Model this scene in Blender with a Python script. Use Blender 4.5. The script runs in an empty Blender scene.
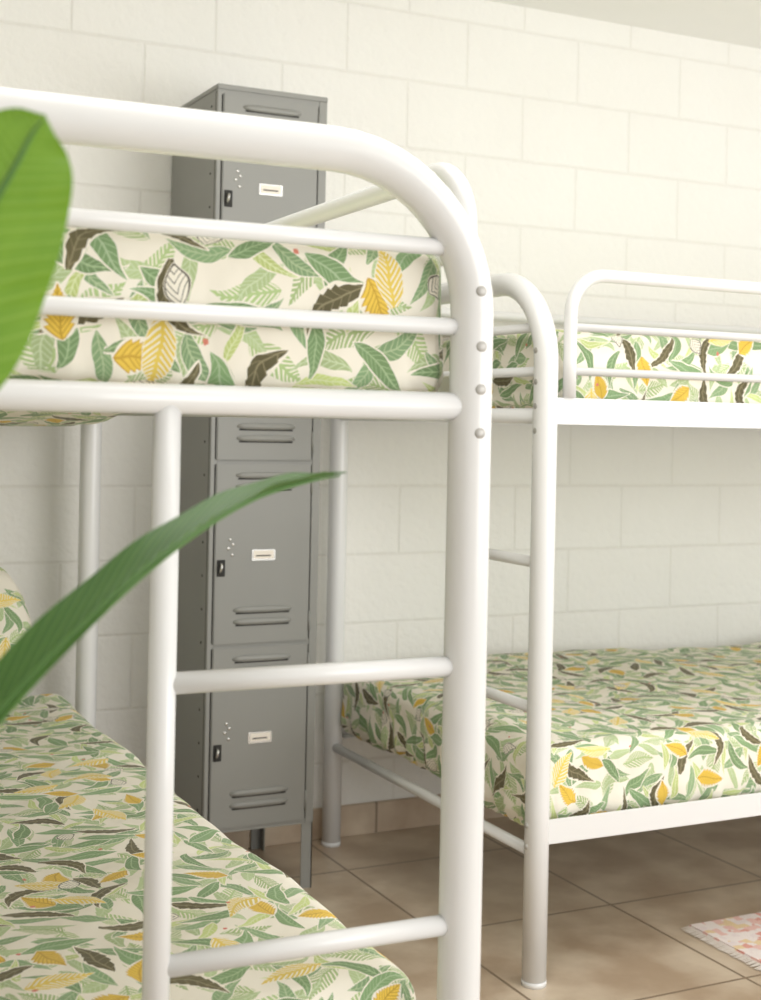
import bpy, bmesh, math, random
from mathutils import Vector, Matrix, noise
random.seed(4)
scene = bpy.context.scene
scene.view_settings.view_transform = 'Standard'
scene.view_settings.look = 'None'

def lin(h, a=1.0):
    h = h.lstrip('#'); o = []
    for i in (0, 2, 4):
        c = int(h[i:i+2], 16)/255
        o.append(c/12.92 if c <= .04045 else ((c+.055)/1.055)**2.4)
    return (*o, a)

# ---------------------------------------------------------------- materials
def new_mat(name):
    m = bpy.data.materials.new(name); m.use_nodes = True
    nt = m.node_tree
    return m, nt, nt.nodes['Principled BSDF']

class NB:
    def __init__(s, nt): s.nt = nt
    def node(s, t, **kw):
        n = s.nt.nodes.new(t)
        for k, v in kw.items(): setattr(n, k, v)
        return n
    def put(s, sock, v):
        if hasattr(v, 'is_output'): s.nt.links.new(v, sock)
        elif v is not None: sock.default_value = v
    def m(s, op, a, b=None, c=None):
        n = s.node('ShaderNodeMath', operation=op)
        s.put(n.inputs[0], a); s.put(n.inputs[1], b); s.put(n.inputs[2], c)
        return n.outputs[0]
    def vm(s, op, a, b=None, scale=None):
        n = s.node('ShaderNodeVectorMath', operation=op)
        s.put(n.inputs[0], a); s.put(n.inputs[1], b)
        if scale is not None: n.inputs['Scale'].default_value = scale
        return n.outputs[0]
    def mix(s, f, a, b):
        n = s.node('ShaderNodeMix', data_type='RGBA')
        s.put(n.inputs[0], f); s.put(n.inputs[6], a); s.put(n.inputs[7], b)
        return n.outputs[2]
    def noise(s, vec, scale, detail=2):
        n = s.node('ShaderNodeTexNoise'); n.inputs['Scale'].default_value = scale
        n.inputs['Detail'].default_value = detail
        if vec is not None: s.put(n.inputs['Vector'], vec)
        return n.outputs['Fac']
    def bump(s, h, strength, dist, normal=None):
        n = s.node('ShaderNodeBump'); n.inputs['Strength'].default_value = strength
        n.inputs['Distance'].default_value = dist
        s.put(n.inputs['Height'], h)
        if normal is not None: s.put(n.inputs['Normal'], normal)
        return n.outputs[0]

def simple(name, col, rough=.5, metal=0., var=.04, nscale=12, bump=0.):
    m, nt, b = new_mat(name); n = NB(nt)
    tc = n.node('ShaderNodeTexCoord').outputs['Object']
    f = n.noise(tc, nscale, 3)
    c = lin(col) if isinstance(col, str) else col
    dark = tuple(x*(1-var*2) for x in c[:3]) + (1,)
    nt.links.new(n.mix(f, dark, c), b.inputs['Base Color'])
    b.inputs['Roughness'].default_value = rough
    b.inputs['Metallic'].default_value = metal
    if bump: nt.links.new(n.bump(n.noise(tc, nscale*12, 2), bump, .001), b.inputs['Normal'])
    return m

def mat_block(axis):
    m, nt, b = new_mat('painted_block_' + axis); n = NB(nt)
    tc = n.node('ShaderNodeTexCoord').outputs['Object']
    sp = n.node('ShaderNodeSeparateXYZ'); nt.links.new(tc, sp.inputs[0])
    cb = n.node('ShaderNodeCombineXYZ')
    nt.links.new(n.m('SUBTRACT', sp.outputs[axis], .06), cb.inputs[0])
    nt.links.new(n.m('ADD', sp.outputs['Z'], 3.985), cb.inputs[1])
    br = n.node('ShaderNodeTexBrick', offset=.5, offset_frequency=2)
    nt.links.new(cb.outputs[0], br.inputs['Vector'])
    br.inputs['Color1'].default_value = (1, 1, 1, 1); br.inputs['Color2'].default_value = (.9, .9, .9, 1)
    br.inputs['Mortar'].default_value = (0, 0, 0, 1)
    br.inputs['Scale'].default_value = 1; br.inputs['Mortar Size'].default_value = .006
    br.inputs['Mortar Smooth'].default_value = .8; br.inputs['Brick Width'].default_value = .4
    br.inputs['Row Height'].default_value = .2
    big = n.noise(tc, 3, 2)
    base = n.mix(big, lin('#efede7'), lin('#f3f2ed'))
    col = n.mix(n.m('MULTIPLY', br.outputs['Fac'], .10), base, lin('#b3ac95'))
    nt.links.new(col, b.inputs['Base Color'])
    h = n.m('SUBTRACT', n.m('ADD', n.m('MULTIPLY', n.noise(tc, 55, 6), 1.1), n.m('MULTIPLY', n.noise(tc, 12, 3), .8)), n.m('MULTIPLY', br.outputs['Fac'], .6))
    nt.links.new(n.bump(h, .5, .006), b.inputs['Normal'])
    b.inputs['Roughness'].default_value = .6
    return m

def mat_tile(name, size=.5, off=(.08, .36), up=False):
    m, nt, b = new_mat(name); n = NB(nt)
    tc = n.node('ShaderNodeTexCoord').outputs['Object']
    vec = n.vm('ADD', tc, (5-off[0], 5-off[1], 0))
    if up:
        sp = n.node('ShaderNodeSeparateXYZ'); nt.links.new(tc, sp.inputs[0])
        cb = n.node('ShaderNodeCombineXYZ')
        nt.links.new(n.m('ADD', sp.outputs['X'], 5-off[0]), cb.inputs[0])
        cb.inputs[1].default_value = .25
        vec = cb.outputs[0]
    br = n.node('ShaderNodeTexBrick', offset=0, offset_frequency=1)
    nt.links.new(vec, br.inputs['Vector'])
    br.inputs['Color1'].default_value = (.0, .0, .0, 1); br.inputs['Color2'].default_value = (1, 1, 1, 1)
    br.inputs['Mortar'].default_value = (.5, .5, .5, 1)
    br.inputs['Scale'].default_value = 1; br.inputs['Mortar Size'].default_value = .004
    br.inputs['Mortar Smooth'].default_value = .2; br.inputs['Brick Width'].default_value = size
    br.inputs['Row Height'].default_value = size
    f1 = n.noise(tc, 5.5, 8); f2 = n.noise(tc, 26, 5)
    ramp = n.node('ShaderNodeValToRGB'); nt.links.new(f1, ramp.inputs[0])
    ramp.color_ramp.elements[0].position = .38; ramp.color_ramp.elements[1].position = .64
    ramp.color_ramp.elements[0].color = lin('#ac947b'); ramp.color_ramp.elements[1].color = lin('#d8c8b2')
    c = n.mix(n.m('MULTIPLY', f2, .5), ramp.outputs[0], lin('#c2b09a'))
    c = n.mix(n.m('MULTIPLY', br.outputs['Color'], .12), c, lin('#e2d2bc'))
    c = n.mix(br.outputs['Fac'], c, lin('#8b7966'))
    nt.links.new(c, b.inputs['Base Color'])
    nt.links.new(n.bump(n.m('SUBTRACT', n.m('MULTIPLY', f2, .1), br.outputs['Fac']), .3, .002), b.inputs['Normal'])
    b.inputs['Roughness'].default_value = .3
    return m

def mat_fabric():
    m, nt, b = new_mat('tropical_leaf_print_cotton'); n = NB(nt)
    uv = n.node('ShaderNodeUVMap', uv_map='UVMap').outputs[0]
    nz = n.node('ShaderNodeTexNoise'); nz.inputs['Scale'].default_value = 18; nz.inputs['Detail'].default_value = 1
    nt.links.new(uv, nz.inputs['Vector'])
    wv = n.vm('SCALE', n.vm('SUBTRACT', nz.outputs['Color'], (.5, .5, .5)), scale=.022)
    uvw = n.vm('ADD', uv, wv)
    BASE = lin('#f1ebdc')
    cnt = [0]
    def layer(col, vcol, scale, off, L, W, prob=1., bend=.8, veins=9., serr=0., frond=0., vw=.2, outline=False, halo=.022):
        nonlocal color
        cnt[0] += 1
        rl = n.node('ShaderNodeVectorRotate', rotation_type='Z_AXIS')
        nt.links.new(n.vm('SCALE', uvw, scale=scale), rl.inputs['Vector'])
        rl.inputs['Angle'].default_value = .37+cnt[0]*.61
        v = n.vm('ADD', rl.outputs[0], (off[0], off[1], 0))
        vo = n.node('ShaderNodeTexVoronoi', voronoi_dimensions='2D', feature='F1')
        vo.inputs['Scale'].default_value = 1; vo.inputs['Randomness'].default_value = .32
        nt.links.new(v, vo.inputs['Vector'])
        loc = n.vm('SUBTRACT', v, vo.outputs['Position'])
        sc = n.node('ShaderNodeSeparateColor'); nt.links.new(vo.outputs['Color'], sc.inputs[0])
        r, g, bl = sc.outputs
        rt = n.node('ShaderNodeVectorRotate', rotation_type='Z_AXIS')
        nt.links.new(loc, rt.inputs['Vector'])
        nt.links.new(n.m('MULTIPLY', r, 6.283), rt.inputs['Angle'])
        sp = n.node('ShaderNodeSeparateXYZ'); nt.links.new(rt.outputs[0], sp.inputs[0])
        p, q = sp.outputs[0], sp.outputs[1]
        k = n.m('MULTIPLY', n.m('SUBTRACT', g, .5), bend*2)
        q2 = n.m('ADD', q, n.m('MULTIPLY', k, n.m('SUBTRACT', n.m('MULTIPLY', p, p), .08)))
        aq = n.m('ABSOLUTE', q2)
        t = n.m('DIVIDE', p, L)
        inside = n.m('LESS_THAN', n.m('ABSOLUTE', t), 1.)
        wid = n.m('MULTIPLY', n.m('SUBTRACT', 1., n.m('MULTIPLY', t, t)), n.m('MULTIPLY_ADD', t, -.45*W, W))
        on = n.m('LESS_THAN', bl, prob)
        if halo:
            hm = n.m('MULTIPLY', n.m('MULTIPLY', n.m('LESS_THAN', n.m('ABSOLUTE', t), 1.04), n.m('LESS_THAN', aq, n.m('ADD', wid, halo))), on)
            color = n.mix(hm, color, BASE)
        fr = n.m('FRACT', n.m('MULTIPLY', n.m('SUBTRACT', n.m('ADD', p, 5.), n.m('MULTIPLY', aq, 1.1)), veins))
        if serr: wid = n.m('MULTIPLY', wid, n.m('SUBTRACT', 1., n.m('MULTIPLY', fr, serr)))
        mask = n.m('MULTIPLY', inside, n.m('LESS_THAN', aq, wid))
        if outline:
            ring = n.m('LESS_THAN', n.m('ABSOLUTE', n.m('SUBTRACT', aq, wid)), .010)
            mask = n.m('MAXIMUM', n.m('MULTIPLY', ring, inside), n.m('MULTIPLY', mask, n.m('LESS_THAN', fr, .17)))
        rib = n.m('LESS_THAN', aq, .011)
        if frond:
            mask = n.m('MULTIPLY', mask, n.m('MAXIMUM', n.m('LESS_THAN', fr, frond), n.m('LESS_THAN', aq, .02)))
        mask = n.m('MULTIPLY', mask, on)
        vm_ = n.m('MAXIMUM', rib, n.m('LESS_THAN', fr, vw))
        tint = n.mix(g, lin(col), tuple(min(1, c*1.25) for c in lin(col)[:3])+(1,))
        c = n.mix(vm_, tint, lin(vcol)) if not (frond or outline) else tint
        color = n.mix(mask, color, c)
    color = BASE
    layer('#a3b780', '#d8e0b8', 12.4, (13.3, 11.7), .50, .20, prob=1.1, veins=11, frond=.62, bend=.5, halo=0)
    layer('#a9ba8a', '#c9d6b0', 12.8, (83.3, 41.7), .52, .13, prob=1.1, veins=10, bend=.8, halo=0)
    layer('#809b72', '#b0c29a', 12.0, (9.1, 14.4), .52, .125, veins=10, bend=.8, prob=1.1, halo=.015)
    layer('#b9c67f', '#dbe3b2', 12.6, (31.6, 17.2), .50, .09, prob=.65, veins=11, bend=.7)
    layer('#748f63', '#a4bb91', 11.0, (71.2, 51.7), .52, .12, prob=.7, veins=11, bend=.9, vw=.16)
    layer('#7a9769', '#a8be98', 9.7, (21.6, 13.2), .52, .125, prob=.55, veins=13, bend=.7, vw=.16)
    layer('#5f593e', '#8d8566', 9.9, (14.2, 27.9), .52, .125, prob=.6, veins=7, serr=.22, bend=1.2, vw=.1)
    layer('#dcbb4c', '#c9a23c', 9.2, (42.7, 18.1), .30, .17, prob=.36, veins=16, serr=.3, bend=.3, vw=.3)
    layer('#dcc25c', '#d9b04a', 9.8, (52.7, 38.1), .46, .18, prob=.2, veins=12, frond=.62, bend=.5, halo=.01)
    layer('#4c483e', '#4c483e', 9.6, (62.3, 23.9), .20, .14, prob=.2, veins=12, bend=.3, outline=True)
    layer('#cf7f6c', '#cf7f6c', 24.0, (12.3, 73.9), .11, .08, prob=.05, veins=1, bend=.2, vw=0., halo=0)
    nt.links.new(color, b.inputs['Base Color'])
    b.inputs['Roughness'].default_value = .85
    b.inputs['Sheen Weight'].default_value = .1
    nt.links.new(n.bump(n.noise(uv, 9, 3), .5, .022), b.inputs['Normal'])
    return m

def mat_leaf(name, c1, c2, vein, nv=34, tl=.3):
    m, nt, b = new_mat(name); n = NB(nt)
    uv = n.node('ShaderNodeUVMap', uv_map='UVMap').outputs[0]
    sp = n.node('ShaderNodeSeparateXYZ'); nt.links.new(uv, sp.inputs[0])
    av = n.m('ABSOLUTE', n.m('SUBTRACT', sp.outputs[1], .5))
    fr = n.m('FRACT', n.m('MULTIPLY', n.m('ADD', n.m('SUBTRACT', sp.outputs[0], n.m('MULTIPLY', av, .25)), 3.), nv))
    tri = n.m('ABSOLUTE', n.m('SUBTRACT', fr, .5))
    c = n.mix(n.noise(uv, 5, 3), lin(c1), lin(c2))
    c = n.mix(n.m('MULTIPLY', n.m('LESS_THAN', tri, .08), .3), c, lin(vein))
    c = n.mix(n.m('LESS_THAN', av, .022), c, lin(vein))
    nt.links.new(c, b.inputs['Base Color'])
    nt.links.new(n.bump(tri, .5, .002), b.inputs['Normal'])
    b.inputs['Roughness'].default_value = .35
    tr = n.node('ShaderNodeBsdfTranslucent'); nt.links.new(c, tr.inputs[0])
    mx = n.node('ShaderNodeMixShader'); mx.inputs[0].default_value = tl
    nt.links.new(b.outputs[0], mx.inputs[1]); nt.links.new(tr.outputs[0], mx.inputs[2])
    nt.links.new(mx.outputs[0], nt.nodes['Material Output'].inputs['Surface'])
    return m

def mat_rug():
    m, nt, b = new_mat('woven_rug'); n = NB(nt)
    tc = n.node('ShaderNodeTexCoord').outputs['Object']
    vo = n.node('ShaderNodeTexVoronoi', distance='MANHATTAN'); vo.inputs['Scale'].default_value = 48
    vo.inputs['Randomness'].default_value = .3
    nt.links.new(tc, vo.inputs['Vector'])
    sc = n.node('ShaderNodeSeparateColor'); nt.links.new(vo.outputs['Color'], sc.inputs[0])
    ramp = n.node('ShaderNodeValToRGB'); nt.links.new(sc.outputs[0], ramp.inputs[0])
    cr = ramp.color_ramp; cr.interpolation = 'CONSTANT'
    cr.elements[0].color = lin('#f1e6e1'); cr.elements[1].position = .45; cr.elements[1].color = lin('#ecc4ba')
    e = cr.elements.new(.65); e.color = lin('#ebd2a8')
    e = cr.elements.new(.76); e.color = lin('#ecdfdc')
    e = cr.elements.new(.92); e.color = lin('#e3a699')
    edge = n.m('LESS_THAN', vo.outputs['Distance'], .22)
    c = n.mix(edge, ramp.outputs[0], lin('#f1e8e1'))
    nt.links.new(c, b.inputs['Base Color']); b.inputs['Roughness'].default_value = .95
    nt.links.new(n.bump(n.noise(tc, 250, 2), .6, .003), b.inputs['Normal'])
    return m

M_WALL = mat_block('X'); M_WALLY = mat_block('Y')
M_FLOOR = mat_tile('beige_floor_tile'); M_BASE = mat_tile('beige_base_tile', .5, (.3, 0), True)
M_CEIL = simple('ceiling_paint', '#f6f5f2', .8, var=.01)
M_WHITE = simple('white_powder_coat', '#e8e8e7', .22, var=.015, nscale=8)
M_BOLT = simple('worn_steel_bolt', '#bdbab4', .4, .3, .15, 60)
M_TAPE = simple('aged_tape', '#e9e2c6', .7, var=.05)
M_LOCK = simple('grey_locker_enamel', '#8d8d88', .4, .0, var=.03, nscale=6)
M_LOCKD = simple('locker_dark_gap', '#2a2926', .7)
M_LOCKM = simple('locker_chrome', '#c9c8c4', .25, .8)
M_CARD = simple('label_card', '#f0e8dc', .8)
M_FAB = mat_fabric()
M_LEAF1 = mat_leaf('bright_leaf', '#6b982c', '#86b03a', '#a5c85e', 26)
M_LEAF2 = mat_leaf('deep_leaf', '#375f28', '#517c34', '#7fa850', 40, .2)
M_STEM = simple('leaf_stem', '#55803a', .5)
M_POT = simple('terracotta_pot', '#b06a48', .8, bump=.3)
M_SOIL = simple('potting_soil', '#3a2a1e', .95, bump=.8)
M_RUG = mat_rug()
M_FRINGE = simple('rug_fringe', '#efe6dc', .95)

# ---------------------------------------------------------------- helpers
def obj(name, me, mat=None, parent=None):
    o = bpy.data.objects.new(name, me); scene.collection.objects.link(o)
    if mat: me.materials.append(mat)
    if parent: o.parent = parent
    return o
def empty(name, loc=(0, 0, 0), rz=0):
    o = bpy.data.objects.new(name, None); scene.collection.objects.link(o)
    o.location = loc; o.rotation_euler = (0, 0, rz); o.empty_display_size = .1
    return o
def box_me(name, lo, hi, bev=0., seg=2):
    bm = bmesh.new(); bmesh.ops.create_cube(bm, size=1)
    for v in bm.verts:
        v.co = Vector([(lo[i]+hi[i])/2 + v.co[i]*(hi[i]-lo[i]) for i in range(3)])
    if bev: bmesh.ops.bevel(bm, geom=bm.edges[:], offset=bev, segments=seg, affect='EDGES')
    me = bpy.data.meshes.new(name); bm.to_mesh(me); bm.free()
    return me
def box(name, lo, hi, mat, parent=None, bev=0.):
    return obj(name, box_me(name, lo, hi, bev), mat, parent)
def tube(name, pts, r, mat, parent=None, seg=24, flat=None):
    pts = [Vector(p) for p in pts]; n = len(pts)
    rs = r if isinstance(r, (list, tuple)) else [r]*n
    t0 = (pts[1]-pts[0]).normalized()
    up = Vector((0, 0, 1)) if abs(t0.z) < .9 else Vector((0, 1, 0))
    a = t0.cross(up).normalized()
    verts, faces = [], []
    for i, p in enumerate(pts):
        t = (pts[min(i+1, n-1)]-pts[max(i-1, 0)]).normalized()
        a = (a - t*a.dot(t)).normalized(); b = t.cross(a)
        for k in range(seg):
            an = 2*math.pi*k/seg
            verts.append(p + rs[i]*(math.cos(an)*a + math.sin(an)*b))
    for i in range(n-1):
        for k in range(seg):
            k2 = (k+1) % seg
            faces.append((i*seg+k, i*seg+k2, (i+1)*seg+k2, (i+1)*seg+k))
    faces.append(tuple(range(seg))[::-1]); faces.append(tuple((n-1)*seg+k for k in range(seg)))
    me = bpy.data.meshes.new(name); me.from_pydata(verts, [], faces)
    for f in me.polygons: f.use_smooth = len(f.vertices) == 4
    return obj(name, me, mat, parent)
def dome(name, c, axis, r, h, mat, parent):
    """bolt head: short collar with rounded cap"""
    c = Vector(c); ax = Vector(axis).normalized()
    pts = [c-ax*.004, c+ax*h*.3, c+ax*h*.7, c+ax*h]
    return tube(name, pts, [r, r, r*.8, r*.25], mat, parent, 14)

def smooth(a, b, x):
    t = max(0, min(1, (x-a)/(b-a))); return t*t*(3-2*t)

def mattress(name, size, r, mat, parent, loc, rz=0, seed=0, amp=.006, sag=None, gather=.004, step=.02):
    """fitted-sheet covered mattress: rounded box with sag, wrinkles and gathered hems"""
    sx, sy, sz = size
    nx, ny, nz = max(4, int(sx/step)), max(4, int(sy/step)), max(6, int(sz/.014))
    bm = bmesh.new(); uvl = bm.loops.layers.uv.new('UVMap'); cache = {}
    def vert(p):
        key = tuple(round(c, 5) for c in p)
        if key in cache: return cache[key]
        P = Vector(p)
        inner = Vector((max(r, min(sx-r, P.x)), max(r, min(sy-r, P.y)), max(r, min(sz-r, P.z))))
        d = P-inner
        nrm = d.normalized() if d.length > 1e-6 else Vector((0, 0, 1))
        Q = inner + nrm*r if d.length > 1e-6 else P
        w = amp*(noise.noise(Vector((P.x*2.3+seed, P.y*2.3, P.z*2)))*1.6
                 + .6*noise.noise(Vector((P.x*8+seed, P.y*8, P.z*6))))
        side = 1-smooth(0, .06, min(P.x, sx-P.x, P.y, sy-P.y))
        low = smooth(sz*.9, sz*.1, P.z)
        g = gather*side*low*math.sin((P.x+P.y)*95+3*noise.noise(Vector((P.x*7, P.y*7, seed))))
        Q = Q + nrm*(w+g)
        if sag: Q.z += sag(P.x, P.y, P.z/sz)
        cache[key] = bm.verts.new(Q)
        return cache[key]
    def quad(ps, uvs):
        f = bm.faces.new([vert(p) for p in ps]); f.smooth = True
        for l, t in zip(f.loops, uvs): l[uvl].uv = t
    def axis(s, n):
        # extra loops close to the ends keep the corners crisp
        base = [s*i/n for i in range(n+1)]
        return sorted(set([round(v, 5) for v in base + [r*.3, r*.65, s-r*.3, s-r*.65]]))
    X, Y, Z = axis(sx, nx), axis(sy, ny), axis(sz, nz)
    nx, ny, nz = len(X)-1, len(Y)-1, len(Z)-1
    o = seed*1.7
    for i in range(nx):
        for j in range(ny):
            a, b_, c, d = X[i], X[i+1], Y[j], Y[j+1]
            quad([(a, c, sz), (b_, c, sz), (b_, d, sz), (a, d, sz)], [(a+o, c), (b_+o, c), (b_+o, d), (a+o, d)])
            quad([(a, d, 0), (b_, d, 0), (b_, c, 0), (a, c, 0)], [(a+o+3, d), (b_+o+3, d), (b_+o+3, c), (a+o+3, c)])
    for i in range(nx):
        for k in range(nz):
            a, b_, z0, z1 = X[i], X[i+1], Z[k], Z[k+1]
            quad([(a, 0, z0), (b_, 0, z0), (b_, 0, z1), (a, 0, z1)], [(a+o, z0-sz), (b_+o, z0-sz), (b_+o, z1-sz), (a+o, z1-sz)])
            quad([(b_, sy, z0), (a, sy, z0), (a, sy, z1), (b_, sy, z1)], [(b_+o, sy+sz-z0), (a+o, sy+sz-z0), (a+o, sy+sz-z1), (b_+o, sy+sz-z1)])
    for j in range(ny):
        for k in range(nz):
            a, b_, z0, z1 = Y[j], Y[j+1], Z[k], Z[k+1]
            quad([(0, b_, z0), (0, a, z0), (0, a, z1), (0, b_, z1)], [(o+z0-sz, b_), (o+z0-sz, a), (o+z1-sz, a), (o+z1-sz, b_)])
            quad([(sx, a, z0), (sx, b_, z0), (sx, b_, z1), (sx, a, z1)], [(o+sx+sz-z0, a), (o+sx+sz-z0, b_), (o+sx+sz-z1, b_), (o+sx+sz-z1, a)])
    me = bpy.data.meshes.new(name); bm.to_mesh(me); bm.free()
    ob = obj(name, me, mat, parent); ob.location = loc; ob.rotation_euler = (0, 0, rz)
    return ob

# ---------------------------------------------------------------- room
WY = 3.645; CZ = 2.49
box('wall_back', (-1.3, WY, 0), (5.2, WY+.12, CZ), M_WALL)
box('wall_left', (-1.42, -1.2, 0), (-1.3, WY+.12, CZ), M_WALLY)
box('floor', (-1.42, -1.6, -.1), (5.2, WY+.12, 0), M_FLOOR)
box('ceiling', (-1.42, -.4, CZ), (5.2, WY+.12, CZ+.1), M_CEIL)
box('baseboard_back', (-1.3, WY-.012, 0), (5.2, WY, .09), M_BASE, bev=.003)

# ---------------------------------------------------------------- bunk beds
W, L = 1.065, 2.02
ZT = 1.52
def arch(x):
    pts = [(x, 0, 0), (x, 0, .4), (x, 0, .8), (x, 0, 1.2)]
    for i in range(13):
        a = math.pi/2*i/12
        pts.append((x, .19*(1-math.cos(a)), 1.335+.185*math.sin(a)))
    pts.append((x, W/2, ZT))
    for i in range(13):
        a = math.pi/2*(1-i/12)
        pts.append((x, W-.19*(1-math.cos(a)), 1.335+.185*math.sin(a)))
    pts += [(x, W, 1.2), (x, W, .8), (x, W, .4), (x, W, 0)]
    return pts
def arch_y(z):
    if z <= 1.335: return 0
    return .19*(1-math.sqrt(max(0, 1-((z-1.335)/.185)**2)))
def bunk(loc, rz, seed, low_args, up_sag=None, up_in=.008):
    E = empty('bunk_bed', loc, rz)
    R = .0265
    for nm, x in (('end_frame', 0), ('far_end_frame', L)):
        tube(nm, arch(x), R, M_WHITE, E, 32)
        tube(nm+'_rail_top', [(x, arch_y(1.415), 1.415), (x, W-arch_y(1.415), 1.415)], .0105, M_WHITE, E)
        tube(nm+'_rail_mid', [(x, 0, 1.319), (x, W, 1.319)], .0105, M_WHITE, E)
        tube(nm+'_rail_low', [(x, 0, 1.222), (x, W, 1.222)], .017, M_WHITE, E)
        tube(nm+'_foot_bar', [(x, 0, .281), (x, W, .281)], .0125, M_WHITE, E)
        for y in (0, W):
            tube('foot_cap', [(x, y, 0.0), (x, y, .012)], .0272, M_WHITE, E)
        for z in (.30, .345):
            dome('bolt', (x-math.copysign(R, 1-x)*1., 0, z), (-1 if x == 0 else 1, 0, 0), .006, .004, M_BOLT, E)
    # ladder on the near end
    tube('ladder_post', [(0, .382, .281), (0, .382, 1.222)], .0155, M_WHITE, E)
    for i, z in enumerate((.589, .905)):
        tube('ladder_rung_%d' % (i+1), [(0, 0, z), (0, .382, z)], .0125, M_WHITE, E)
    for z in (1.362, 1.295, 1.243, 1.19):
        dome('bolt', (-R+.001, arch_y(z)*1.0, z), (-1, 0, 0), .007, .002, M_BOLT, E)
    # side rails, L-section angle iron
    for y, s in ((-.012, 1), (W+.012, -1)):
        for z0, z1 in ((1.205, 1.262), (.303, .356)):
            box('side_rail', (.02, min(y, y-s*.004), z0), (L-.02, max(y, y-s*.004), z1), M_WHITE, E, .001)
            box('side_rail_lip', (.03, min(y, y+s*.035), z0), (L-.03, max(y, y+s*.035), z0+.004), M_WHITE, E)
    # guard hoops
    for y in (-.016, W+.016):
        x0, x1, r, zt = .05, L-.05, .085, 1.53
        pts = [(x0, y, 1.262), (x0, y, 1.35)]
        for i in range(11):
            a = math.pi/2*i/10; pts.append((x0+r*(1-math.cos(a)), y, zt-r+r*math.sin(a)))
        for i in range(11):
            a = math.pi/2*(1-i/10); pts.append((x1-r*(1-math.cos(a)), y, zt-r+r*math.sin(a)))
        pts += [(x1, y, 1.35), (x1, y, 1.262)]
        tube('guard_hoop', pts, .0145, M_WHITE, E)
        tube('guard_rail', [(x0, y, 1.415), (x1, y, 1.415)], .009, M_WHITE, E)
        tube('guard_rail', [(x0, y, 1.32), (x1, y, 1.32)], .009, M_WHITE, E)
    for z in (1.212, .31):
        for i in range(11):
            x = .12+i*(L-.24)/10
            box('slat', (x-.012, .0, z), (x+.012, W, z+.008), M_WHITE, E)
    mattress('upper_mattress', (L-.05, W-up_in*2, .19), .034, M_FAB, E, (.02, up_in, 1.232), 0, seed, amp=.007, sag=up_sag)
    lo, lrz, ls, amp = low_args
    mattress('lower_mattress', ls, .046, M_FAB, E, lo, lrz, seed+5, amp=amp, gather=.008)
    return E

bunk((1.631, 2.514, 0), 0, 1.0, ((.0, .01, .325), 0, (L-.05, W-.03, .188), .013))
A = math.radians(-1.4)
sagf = lambda x, y, t: -.05*smooth(1.1, 1.5, x)*smooth(0, .1, y)*(1-t)
B = bunk((.849, 1.477, 0), math.radians(90)+A, 7.0, ((.05, .018, .325), -A*.9, (L-.08, W-.04, .185), .011), sagf, .018)
tube('tape_wrap', [(0, .60, ZT), (0, .66, ZT)], .0271, M_TAPE, B, 32)

# pillow on the left lower bunk, leaning on the end frame
def pillow(name, mw, sx, sy, sz):
    bm = bmesh.new(); uvl = bm.loops.layers.uv.new('UVMap'); N = 34
    grid = {}
    for s in (1, -1):
        for i in range(N+1):
            for j in range(N+1):
                u, v = i/N*2-1, j/N*2-1
                edge = i in (0, N) or j in (0, N)
                if edge and s == -1: grid[s, i, j] = grid[1, i, j]; continue
                h = ((1-u**4)*(1-v**4))**.5*sz/2 * s
                # round the square into a soft superellipse outline
                k = 1-.13*(abs(u)**2.5)*(abs(v)**2.5)
                x = u*sx/2*k; y = v*sy/2*k
                h += .008*noise.noise(Vector((u*3, v*3, s)))
                grid[s, i, j] = bm.verts.new((x, y, h))
    for s in (1, -1):
        for i in range(N):
            for j in range(N):
                q = [(i, j), (i+1, j), (i+1, j+1), (i, j+1)]
                if s == -1: q = q[::-1]
                f = bm.faces.new([grid[s, a, b] for a, b in q]); f.smooth = True
                for l, (a, b) in zip(f.loops, q): l[uvl].uv = (a/N*sx+20+s, b/N*sy+11)
    me = bpy.data.meshes.new(name); bm.to_mesh(me); bm.free()
    o = obj(name, me, M_FAB); o.matrix_world = mw
    return o
pillow('bed_pillow', Matrix.Translation((.375, 3.27, .688)) @ Matrix.Rotation(math.radians(48), 4, 'X') @ Matrix.Rotation(math.radians(7), 4, 'Z'), .68, .38, .15)

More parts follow.
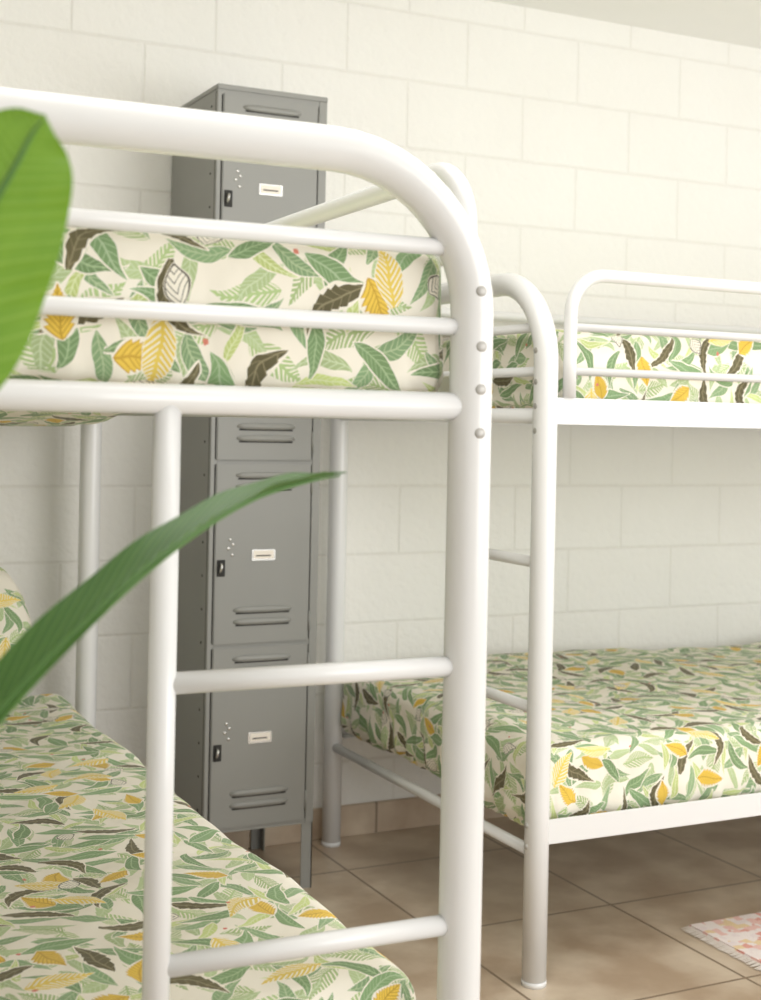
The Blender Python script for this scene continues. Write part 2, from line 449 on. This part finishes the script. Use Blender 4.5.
# ---------------------------------------------------------------- locker
E = empty('metal_locker', (1.14, 3.267, 0))
w, d, z0, z1 = .297, .365, .17, 2.035
box('body', (0, .012, z0), (w, d, z1-.012), M_LOCK, E, .002)
box('top_cap', (-.001, -.001, z1-.014), (w+.001, d, z1), M_LOCK, E, .002)
box('frame_left', (0, 0, z0), (.011, .016, z1-.012), M_LOCK, E, .001)
box('frame_right', (w-.022, 0, z0), (w, .016, z1-.012), M_LOCK, E, .001)
for i in range(5):
    z = z0 + .004 + i*(z1-z0-.024)/4
    box('frame_cross_%d' % (i+1), (.011, .002, z-.006), (w-.022, .016, z+.008), M_LOCK, E)
box('door_gap', (.011, .010, z0+.01), (w-.022, .0125, z1-.02), M_LOCKD, E)
dh = (z1-z0-.024)/4
for i in range(4):
    b0 = z0+.004+i*dh+.0045; b1 = b0+dh-.009+.002
    xa, xb = .0145, w-.0255
    P = empty('locker_door_%d' % (i+1)); P.parent = E
    box('door_panel', (xa, -.003, b0), (xb, .008, b1), M_LOCK, P, .0025)
    xc = (xa+xb)/2+.002
    for zz in (b0+.056, b0+.086, b1-.03, b1-.058):
        N = 10; pts = []; rs = []
        for k in range(N+1):
            s = k/N*2-1
            pts.append((xc+s*.078, 0, 0)); rs.append(.0085*max(.12, (1-abs(s)**6))**.5)
        o = tube('louvre', pts, rs, M_LOCK, P, 14); o.scale = (1, .75, 1); o.location = (0, -.003, zz)
        box('louvre_slot', (xc-.072, -.0045, zz-.0105), (xc+.072, -.002, zz-.0065), M_LOCKD, P)
    zm = (b0+b1)/2-.016
    box('label_frame', (xc-.033, -.0055, zm-.002), (xc+.031, -.0025, zm+.026), M_LOCKM, P, .001)
    box('label_card', (xc-.028, -.0062, zm+.003), (xc+.026, -.005, zm+.023), M_CARD, P)
    box('label_slot', (xc-.022, -.0066, zm+.009), (xc+.018, -.006, zm+.012), M_LOCKD, P)
    box('latch_slot', (xa+.006, -.0045, zm-.040), (xa+.028, -.002, zm+.002), M_LOCKD, P, .001)
    tube('latch_hasp', [(xa+.014, -.003, zm-.032), (xa+.013, -.016, zm-.022), (xa+.015, -.016, zm-.012), (xa+.016, -.003, zm-.006)], .0035, M_LOCKM, P, 10)
    for dx, dz in ((.040, .052), (.048, .040), (.036, .030), (.046, .014)):
        dome('rivet', (xa+dx, -.003, zm+dz), (0, -1, 0), .0045, .002, M_LOCKM, P)
    for zz in (b0+.05, b1-.05):
        tube('hinge', [(xb+.002, -.002, zz-.025), (xb+.002, -.002, zz+.025)], .003, M_LOCK, P, 10)
for i in range(22):
    z = z0+.05+i*(z1-z0-.1)/21
    dome('side_rivet', (.0, .045, z), (-1, 0, 0), .0035, .0015, M_LOCKD, E)
    if i % 3 == 0:
        dome('side_rivet', (.0, d-.04, z), (-1, 0, 0), .0035, .0015, M_LOCKD, E)
box('side_seam', (-.0006, .012, z0), (.001, .0135, z1-.014), M_LOCKD, E)
for x in (0, w):
    for y in (.004, d-.004):
        s = 1 if x == 0 else -1; q = 1 if y < .1 else -1
        box('leg', (min(x, x+s*.03), min(y, y+q*.003), 0), (max(x, x+s*.03), max(y, y+q*.003), z0+.01), M_LOCK, E)
        box('leg', (min(x, x+s*.003), min(y, y+q*.03), 0), (max(x, x+s*.003), max(y, y+q*.03), z0+.01), M_LOCK, E)

# ---------------------------------------------------------------- rug
E = empty('woven_rug', (2.125, 2.65, 0))
box('rug_body', (.03, -1.5, .001), (.8, 0, .010), M_RUG, E, .003)
bm = bmesh.new()
for i in range(215):
    y = -1.495+i*.00695
    j = random.uniform(-.003, .003)
    v = [bm.verts.new(c) for c in ((.032, y, .007), (.032, y+.0062, .007), (.006+j, y+.0055+j, .003), (.006+j, y+.001+j, .003))]
    bm.faces.new(v[::-1])
me = bpy.data.meshes.new('fringe'); bm.to_mesh(me); bm.free(); obj('fringe', me, M_FRINGE, E)

# ---------------------------------------------------------------- potted plant
PX, PY = -.06, .95
plant = empty('potted_plant', (0, 0, 0))
def lathe(name, prof, mat, c, seg=40):
    verts, faces = [], []
    for r, z in prof:
        for k in range(seg):
            a = 2*math.pi*k/seg; verts.append((c[0]+r*math.cos(a), c[1]+r*math.sin(a), z))
    for i in range(len(prof)-1):
        for k in range(seg):
            k2 = (k+1) % seg; faces.append((i*seg+k, i*seg+k2, (i+1)*seg+k2, (i+1)*seg+k))
    faces.append(tuple(range(seg))[::-1]); faces.append(tuple((len(prof)-1)*seg+k for k in range(seg)))
    me = bpy.data.meshes.new(name); me.from_pydata(verts, [], faces)
    for f in me.polygons: f.use_smooth = len(f.vertices) == 4
    return obj(name, me, mat, plant)
lathe('pot', [(.10, 0), (.115, .1), (.14, .27), (.142, .275), (.155, .28), (.155, .33), (.14, .33), (.135, .30)], M_POT, (PX, PY))
lathe('soil', [(.12, .285), (.134, .302), (.05, .312)], M_SOIL, (PX, PY))
def catmull(P, n):
    P = [Vector(p) for p in P]; P = [P[0]*2-P[1]] + P + [P[-1]*2-P[-2]]
    out = []
    for i in range(1, len(P)-2):
        for k in range(n):
            t = k/n; a, b, c, d = P[i-1:i+3]
            out.append(.5*((2*b)+(c-a)*t+(2*a-5*b+4*c-d)*t*t+(3*b-a-3*c+d)*t**3))
    out.append(P[-2]); return out
def leaf(name, mid, widths, ref, mat, stem, fold=.2, wave=.004, rib=.0035):
    pts = catmull(mid, 12); n = len(pts)
    wl = catmull([(w_, 0, 0) for w_ in widths], 12)
    bm = bmesh.new(); uvl = bm.loops.layers.uv.new('UVMap'); K = 8; rows = []
    for i, p in enumerate(pts):
        t = (pts[min(i+1, n-1)]-pts[max(i-1, 0)]).normalized()
        s = t.cross(Vector(ref)).normalized(); nn = s.cross(t).normalized()
        if nn.z < 0: nn = -nn
        w_ = max(.0004, wl[i].x)
        row = []
        for k in range(-K, K+1):
            q = k/K
            hgt = fold*w_*abs(q)**1.3 + wave*q*q*math.sin(i*.5+q*2)
            row.append(bm.verts.new(p + s*w_*q + nn*hgt))
        rows.append(row)
    for i in range(n-1):
        for k in range(2*K):
            f = bm.faces.new([rows[i][k], rows[i][k+1], rows[i+1][k+1], rows[i+1][k]]); f.smooth = True
            for l, (a, b) in zip(f.loops, ((i, k), (i, k+1), (i+1, k+1), (i+1, k))):
                l[uvl].uv = (a/(n-1), b/(2*K))
    me = bpy.data.meshes.new(name); bm.to_mesh(me); bm.free(); obj(name, me, mat, plant)
    sp = catmull(stem+[mid[0]], 8)
    tube(name+'_stem', sp, [.009-.005*i/len(sp) for i in range(len(sp))], M_STEM, plant, 12)
    rb = [p-Vector((0, 0, .0015)) for p in pts[:-2]]
    tube(name+'_midrib', rb, [rib*(1-i/len(rb))+.0007 for i in range(len(rb))], M_STEM, plant, 10)
leaf('leaf_blade_1', [(.092, .957, 1.165), (.126, .940, 1.243), (.158, .925, 1.316), (.180, .914, 1.361), (.191, .909, 1.385), (.198, .905, 1.396)],
     [.018, .059, .056, .042, .025, .0], (.2, .97, .1), M_LEAF1, [(PX+.02, PY, .31), (PX+.03, PY, .6), (.03, .95, .95)], fold=.15, wave=.003)
leaf('leaf_blade_2', [(.085, .965, .83), (.141, .989, .921), (.199, 1.017, .985), (.283, 1.064, 1.050), (.360, 1.1045, 1.098), (.437, 1.145, 1.131), (.50, 1.168, 1.146), (.547, 1.182, 1.1525)],
     [.008, .024, .028, .027, .023, .018, .013, .0], (0, 0, 1), M_LEAF2, [(PX+.03, PY+.01, .31), (PX+.04, PY+.01, .5), (.02, .95, .70)], fold=.5, wave=.001, rib=.006)
for i, (dx, dy, hz) in enumerate(((-.42, .1, 1.2), (-.3, -.3, 1.05), (-.35, .33, .95), (-.12, -.42, .8))):
    bx, by = PX+dx*.35, PY+dy*.35
    leaf('leaf_blade_%d' % (i+3), [(bx, by, hz*.75), (PX+dx*.6, PY+dy*.6, hz*.95), (PX+dx*.85, PY+dy*.85, hz), (PX+dx*1.1, PY+dy*1.1, hz*.93)],
         [.01, .06, .055, .0], (0, 0, 1), M_LEAF1 if i % 2 else M_LEAF2, [(PX+dx*.05, PY+dy*.05, .31), (PX+dx*.15, PY+dy*.15, hz*.5)], fold=.2)

# ---------------------------------------------------------------- lights
wd = bpy.data.worlds.new('World'); scene.world = wd; wd.use_nodes = True
bg = wd.node_tree.nodes['Background']; bg.inputs[0].default_value = (1, 1, .99, 1); bg.inputs[1].default_value = .88
def area(name, loc, target, sx, sy, e, col):
    l = bpy.data.lights.new(name, 'AREA'); l.shape = 'RECTANGLE'; l.size = sx; l.size_y = sy; l.energy = e; l.color = col
    o = bpy.data.objects.new(name, l); scene.collection.objects.link(o); o.location = loc
    o.rotation_euler = (Vector(target)-Vector(loc)).to_track_quat('-Z', 'Y').to_euler()
area('assumed_window_fill', (3.2, -1.2, 1.5), (1.2, 3.4, .95), 2.6, 1.8, 68, (1, 1, .985))  # added area light standing in for assumed front-right windows; no window is modelled
area('overhead_fill', (1.2, 1.7, 2.47), (1.2, 1.8, 0), 1.6, 1.2, 21, (1, .995, .975))  # added fill from overhead to brighten the back wall, not a known fixture
area('ceiling_wash_fill', (3.4, 1.2, 1.3), (2.6, 1.8, 2.5), 1.0, 1.0, 13, (1, .995, .975))  # invented off-frame fill, aimed upward to lighten the ceiling and upper wall

# ---------------------------------------------------------------- camera
cd = bpy.data.cameras.new('Camera'); cam = bpy.data.objects.new('Camera', cd); scene.collection.objects.link(cam)
cd.sensor_fit = 'VERTICAL'; cd.sensor_height = 36; cd.lens = 36*1.385
cd.shift_y = -.077
th = math.radians(26.2); roll = math.radians(1.15)
R = Matrix.Rotation(-th, 4, 'Z') @ Matrix.Rotation(math.radians(90), 4, 'X') @ Matrix.Rotation(roll, 4, 'Z')
cam.matrix_world = Matrix.Translation((0, 0, 1.2)) @ R
cd.dof.use_dof = True; cd.dof.focus_distance = 2.3; cd.dof.aperture_fstop = 5.8
cd.clip_start = .02
scene.camera = cam
